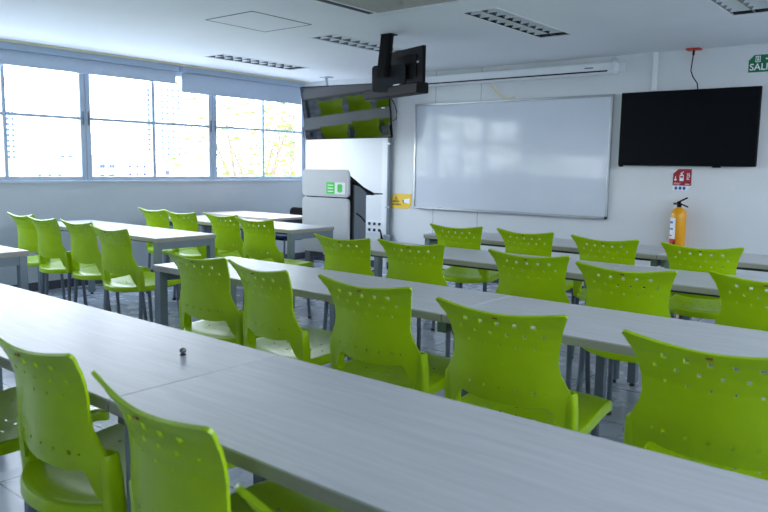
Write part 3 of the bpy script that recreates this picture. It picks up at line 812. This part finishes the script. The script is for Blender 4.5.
building('tower_block', 'wide pale tower right of the slim tower', -178, 118.4, 126, 23.2, 8, M['bpale'], grid(118.6, 125.8, 3, 22.5, 4, 12, .4, .45))
building('low_building', 'long low building with grey roof in left window', -62, 27.5, 32.0, .55, 8, M['bgrey'], grid(29, 31.6, -.5, .5, 3, 1, .3, .4))
building('low_building', 'white block with brown window row in left window', -90, 45.0, 48.5, 2.6, 8, M['bpale'], grid(45.2, 48.3, .5, 2.4, 3, 2, .5, .25))
building('house', 'white house with two pairs of blue windows', -60, 33.3, 36.0, 1.65, 6, M['bpale'], [(33.79, 34.02, .78, 1.1), (34.06, 34.3, .78, 1.1), (34.7, 34.94, .78, 1.1), (34.98, 35.22, .78, 1.1), (33.8, 34.3, -.1, .26), (34.6, 35.2, -.1, .26)])
building('house', 'pale house with orange roof edge behind middle window', -64, 38.5, 42.2, 1.9, 6, M['bpale'], grid(38.8, 42, -.2, 1.3, 4, 2, .3, .3), (.22, M['borange']))
building('house', 'terracotta house at the window mullion', -60, 39.9, 42.6, 1.3, 2.2, M['borange'], [(40.5, 40.9, .2, .6)])

def tree(name, label, loc, h, r, n, leafm, cz, size=.10, flat=1., seed=1):
    rd = random.Random(seed)
    t = thing(name, label, 'tree', loc)
    tr = MB().tube([(0, 0, 0), (.1, .05, h*.5), (0, .1, h*.8)], [.22, .17, .08], 8)
    br = []
    for k in range(12):
        a = rd.uniform(0, 2*PI); z0 = h*rd.uniform(.5, .8); q = rd.uniform(.4, .95)
        e = (r*q*math.cos(a), r*q*math.sin(a), cz+rd.uniform(-.7, .7)*r*flat)
        tr.tube([(0, .05, z0), (e[0]*.5, e[1]*.5, (z0+e[2])/2+.2), e], [.06, .035, .012], 6); br.append(e)
    tr.build('trunk', M['bark'], t)
    bm = bmesh.new()
    for k in range(n):
        if rd.random() < .75:
            e = rd.choice(br); s = r*.28
            p = Vector((e[0]+rd.gauss(0, s), e[1]+rd.gauss(0, s), e[2]+rd.gauss(0, s*.7)))
        else:
            v = Vector((rd.gauss(0, 1), rd.gauss(0, 1), rd.gauss(0, 1))).normalized()*rd.random()**.4
            p = Vector((v.x*r, v.y*r, cz+v.z*r*flat))
        s = size*rd.uniform(.6, 1.3)
        R = Matrix.Rotation(rd.uniform(0, 6.3), 3, 'Z') @ Matrix.Rotation(rd.uniform(-1.2, 1.2), 3, 'X')
        vs = [bm.verts.new(p+R @ Vector(c)) for c in ((-s, 0, 0), (0, -s*.4, s*.1), (s, 0, 0), (0, s*.4, s*.1))]
        bm.faces.new(vs)
    me = bpy.data.meshes.new('foliage'); bm.to_mesh(me); bm.free()
    mk('foliage', me, leafm, t, 0)
    return t
tree('leafy_tree', 'sparse leafy tree outside the window nearest front corner', (-14.2, 12.2, GZ), 11.5, 2.1, 1500, M['leaf'], 11.2, .10, 1., 5)
tree('leafy_tree', 'pale dense tree at right edge of the corner window', (-17.5, 16.6, GZ), 11, 1.7, 2600, M['leafp'], 10.6, .11, 1., 8)
tree('round_tree', 'pale green tree top at bottom of left window', (-40, 18.1, GZ), 9, 1.9, 2200, M['leafp'], 8.15, .16, .8, 11)
tree('leafy_tree', 'broad green tree outside, mirrored in the whiteboard', (-15.5, -10, GZ), 12, 4.8, 3000, M['leaf'], 10.9, .24, .85, 14)

# ------------------------------------------------------------------ light
w = bpy.data.worlds.new('overcast_sky'); SC.world = w; w.use_nodes = True
nt = w.node_tree; bg = nt.nodes['Background']
tc = nt.nodes.new('ShaderNodeTexCoord'); sp = nt.nodes.new('ShaderNodeSeparateXYZ'); nt.links.new(tc.outputs['Generated'], sp.inputs[0])
cr = nt.nodes.new('ShaderNodeValToRGB'); nt.links.new(sp.outputs['Z'], cr.inputs['Fac'])
cr.color_ramp.elements[0].position = 0.; cr.color_ramp.elements[0].color = (.84, .91, 1., 1)
cr.color_ramp.elements[1].position = .8; cr.color_ramp.elements[1].color = (.64, .78, 1., 1)
nt.links.new(cr.outputs['Color'], bg.inputs['Color']); bg.inputs['Strength'].default_value = 12.3
for i in range(6):
    y0, y1 = max(YB, edges[i+1]), min(YF, edges[i])
    ld = bpy.data.lights.new('window_portal', 'AREA'); ld.shape = 'RECTANGLE'; ld.size = WT-WB; ld.size_y = y1-y0
    ld.cycles.is_portal = True
    lo = bpy.data.objects.new('window_portal', ld); COL.objects.link(lo)
    lo.location = (XL-.16, (y0+y1)/2, (WB+WT)/2); lo.rotation_euler = (0, -PI/2, 0)
for loc, rt, sz in (((( BX0+BX1)/2, YB-.16, (OZ0+OZ1)/2), (PI/2, 0, 0), (BX1-BX0, OZ1-OZ0)), ((XR+.16, (RY0+RY1)/2, (OZ0+OZ1)/2), (0, PI/2, 0), (OZ1-OZ0, RY1-RY0))):  # portals at the added back and right windows
    ld = bpy.data.lights.new('window_portal', 'AREA'); ld.shape = 'RECTANGLE'; ld.size, ld.size_y = sz; ld.cycles.is_portal = True
    lo = bpy.data.objects.new('window_portal', ld); COL.objects.link(lo); lo.location = loc; lo.rotation_euler = rt

# ------------------------------------------------------------------ camera
cam = bpy.data.cameras.new('camera'); co = bpy.data.objects.new('camera', cam); COL.objects.link(co)
F, YAW, PITCH, ROLL = 721.13, .682856, .123514, .0158414
f = Vector((-math.sin(YAW)*math.cos(PITCH), math.cos(YAW)*math.cos(PITCH), -math.sin(PITCH)))
r = Vector((math.cos(YAW), math.sin(YAW), 0)); u = r.cross(f)
r2 = r*math.cos(ROLL)+u*math.sin(ROLL); u2 = -r*math.sin(ROLL)+u*math.cos(ROLL)
m3 = Matrix((r2, u2, -f)).transposed()
co.matrix_world = Matrix.Translation((0, 0, 1.315)) @ m3.to_4x4()
cam.sensor_width = 36; cam.lens = F/768*36; cam.clip_end = 2000
cam.dof.use_dof = True; cam.dof.focus_distance = 4.2; cam.dof.aperture_fstop = 5.0
SC.camera = co

vs = SC.view_settings
vs.view_transform = 'Standard'; vs.look = 'None'; vs.gamma = 1; vs.exposure = 0.; vs.use_curve_mapping = False
SC.cycles.max_bounces = 10; SC.cycles.diffuse_bounces = 6; SC.cycles.use_denoising = True
SC.cycles.sample_clamp_indirect = 8
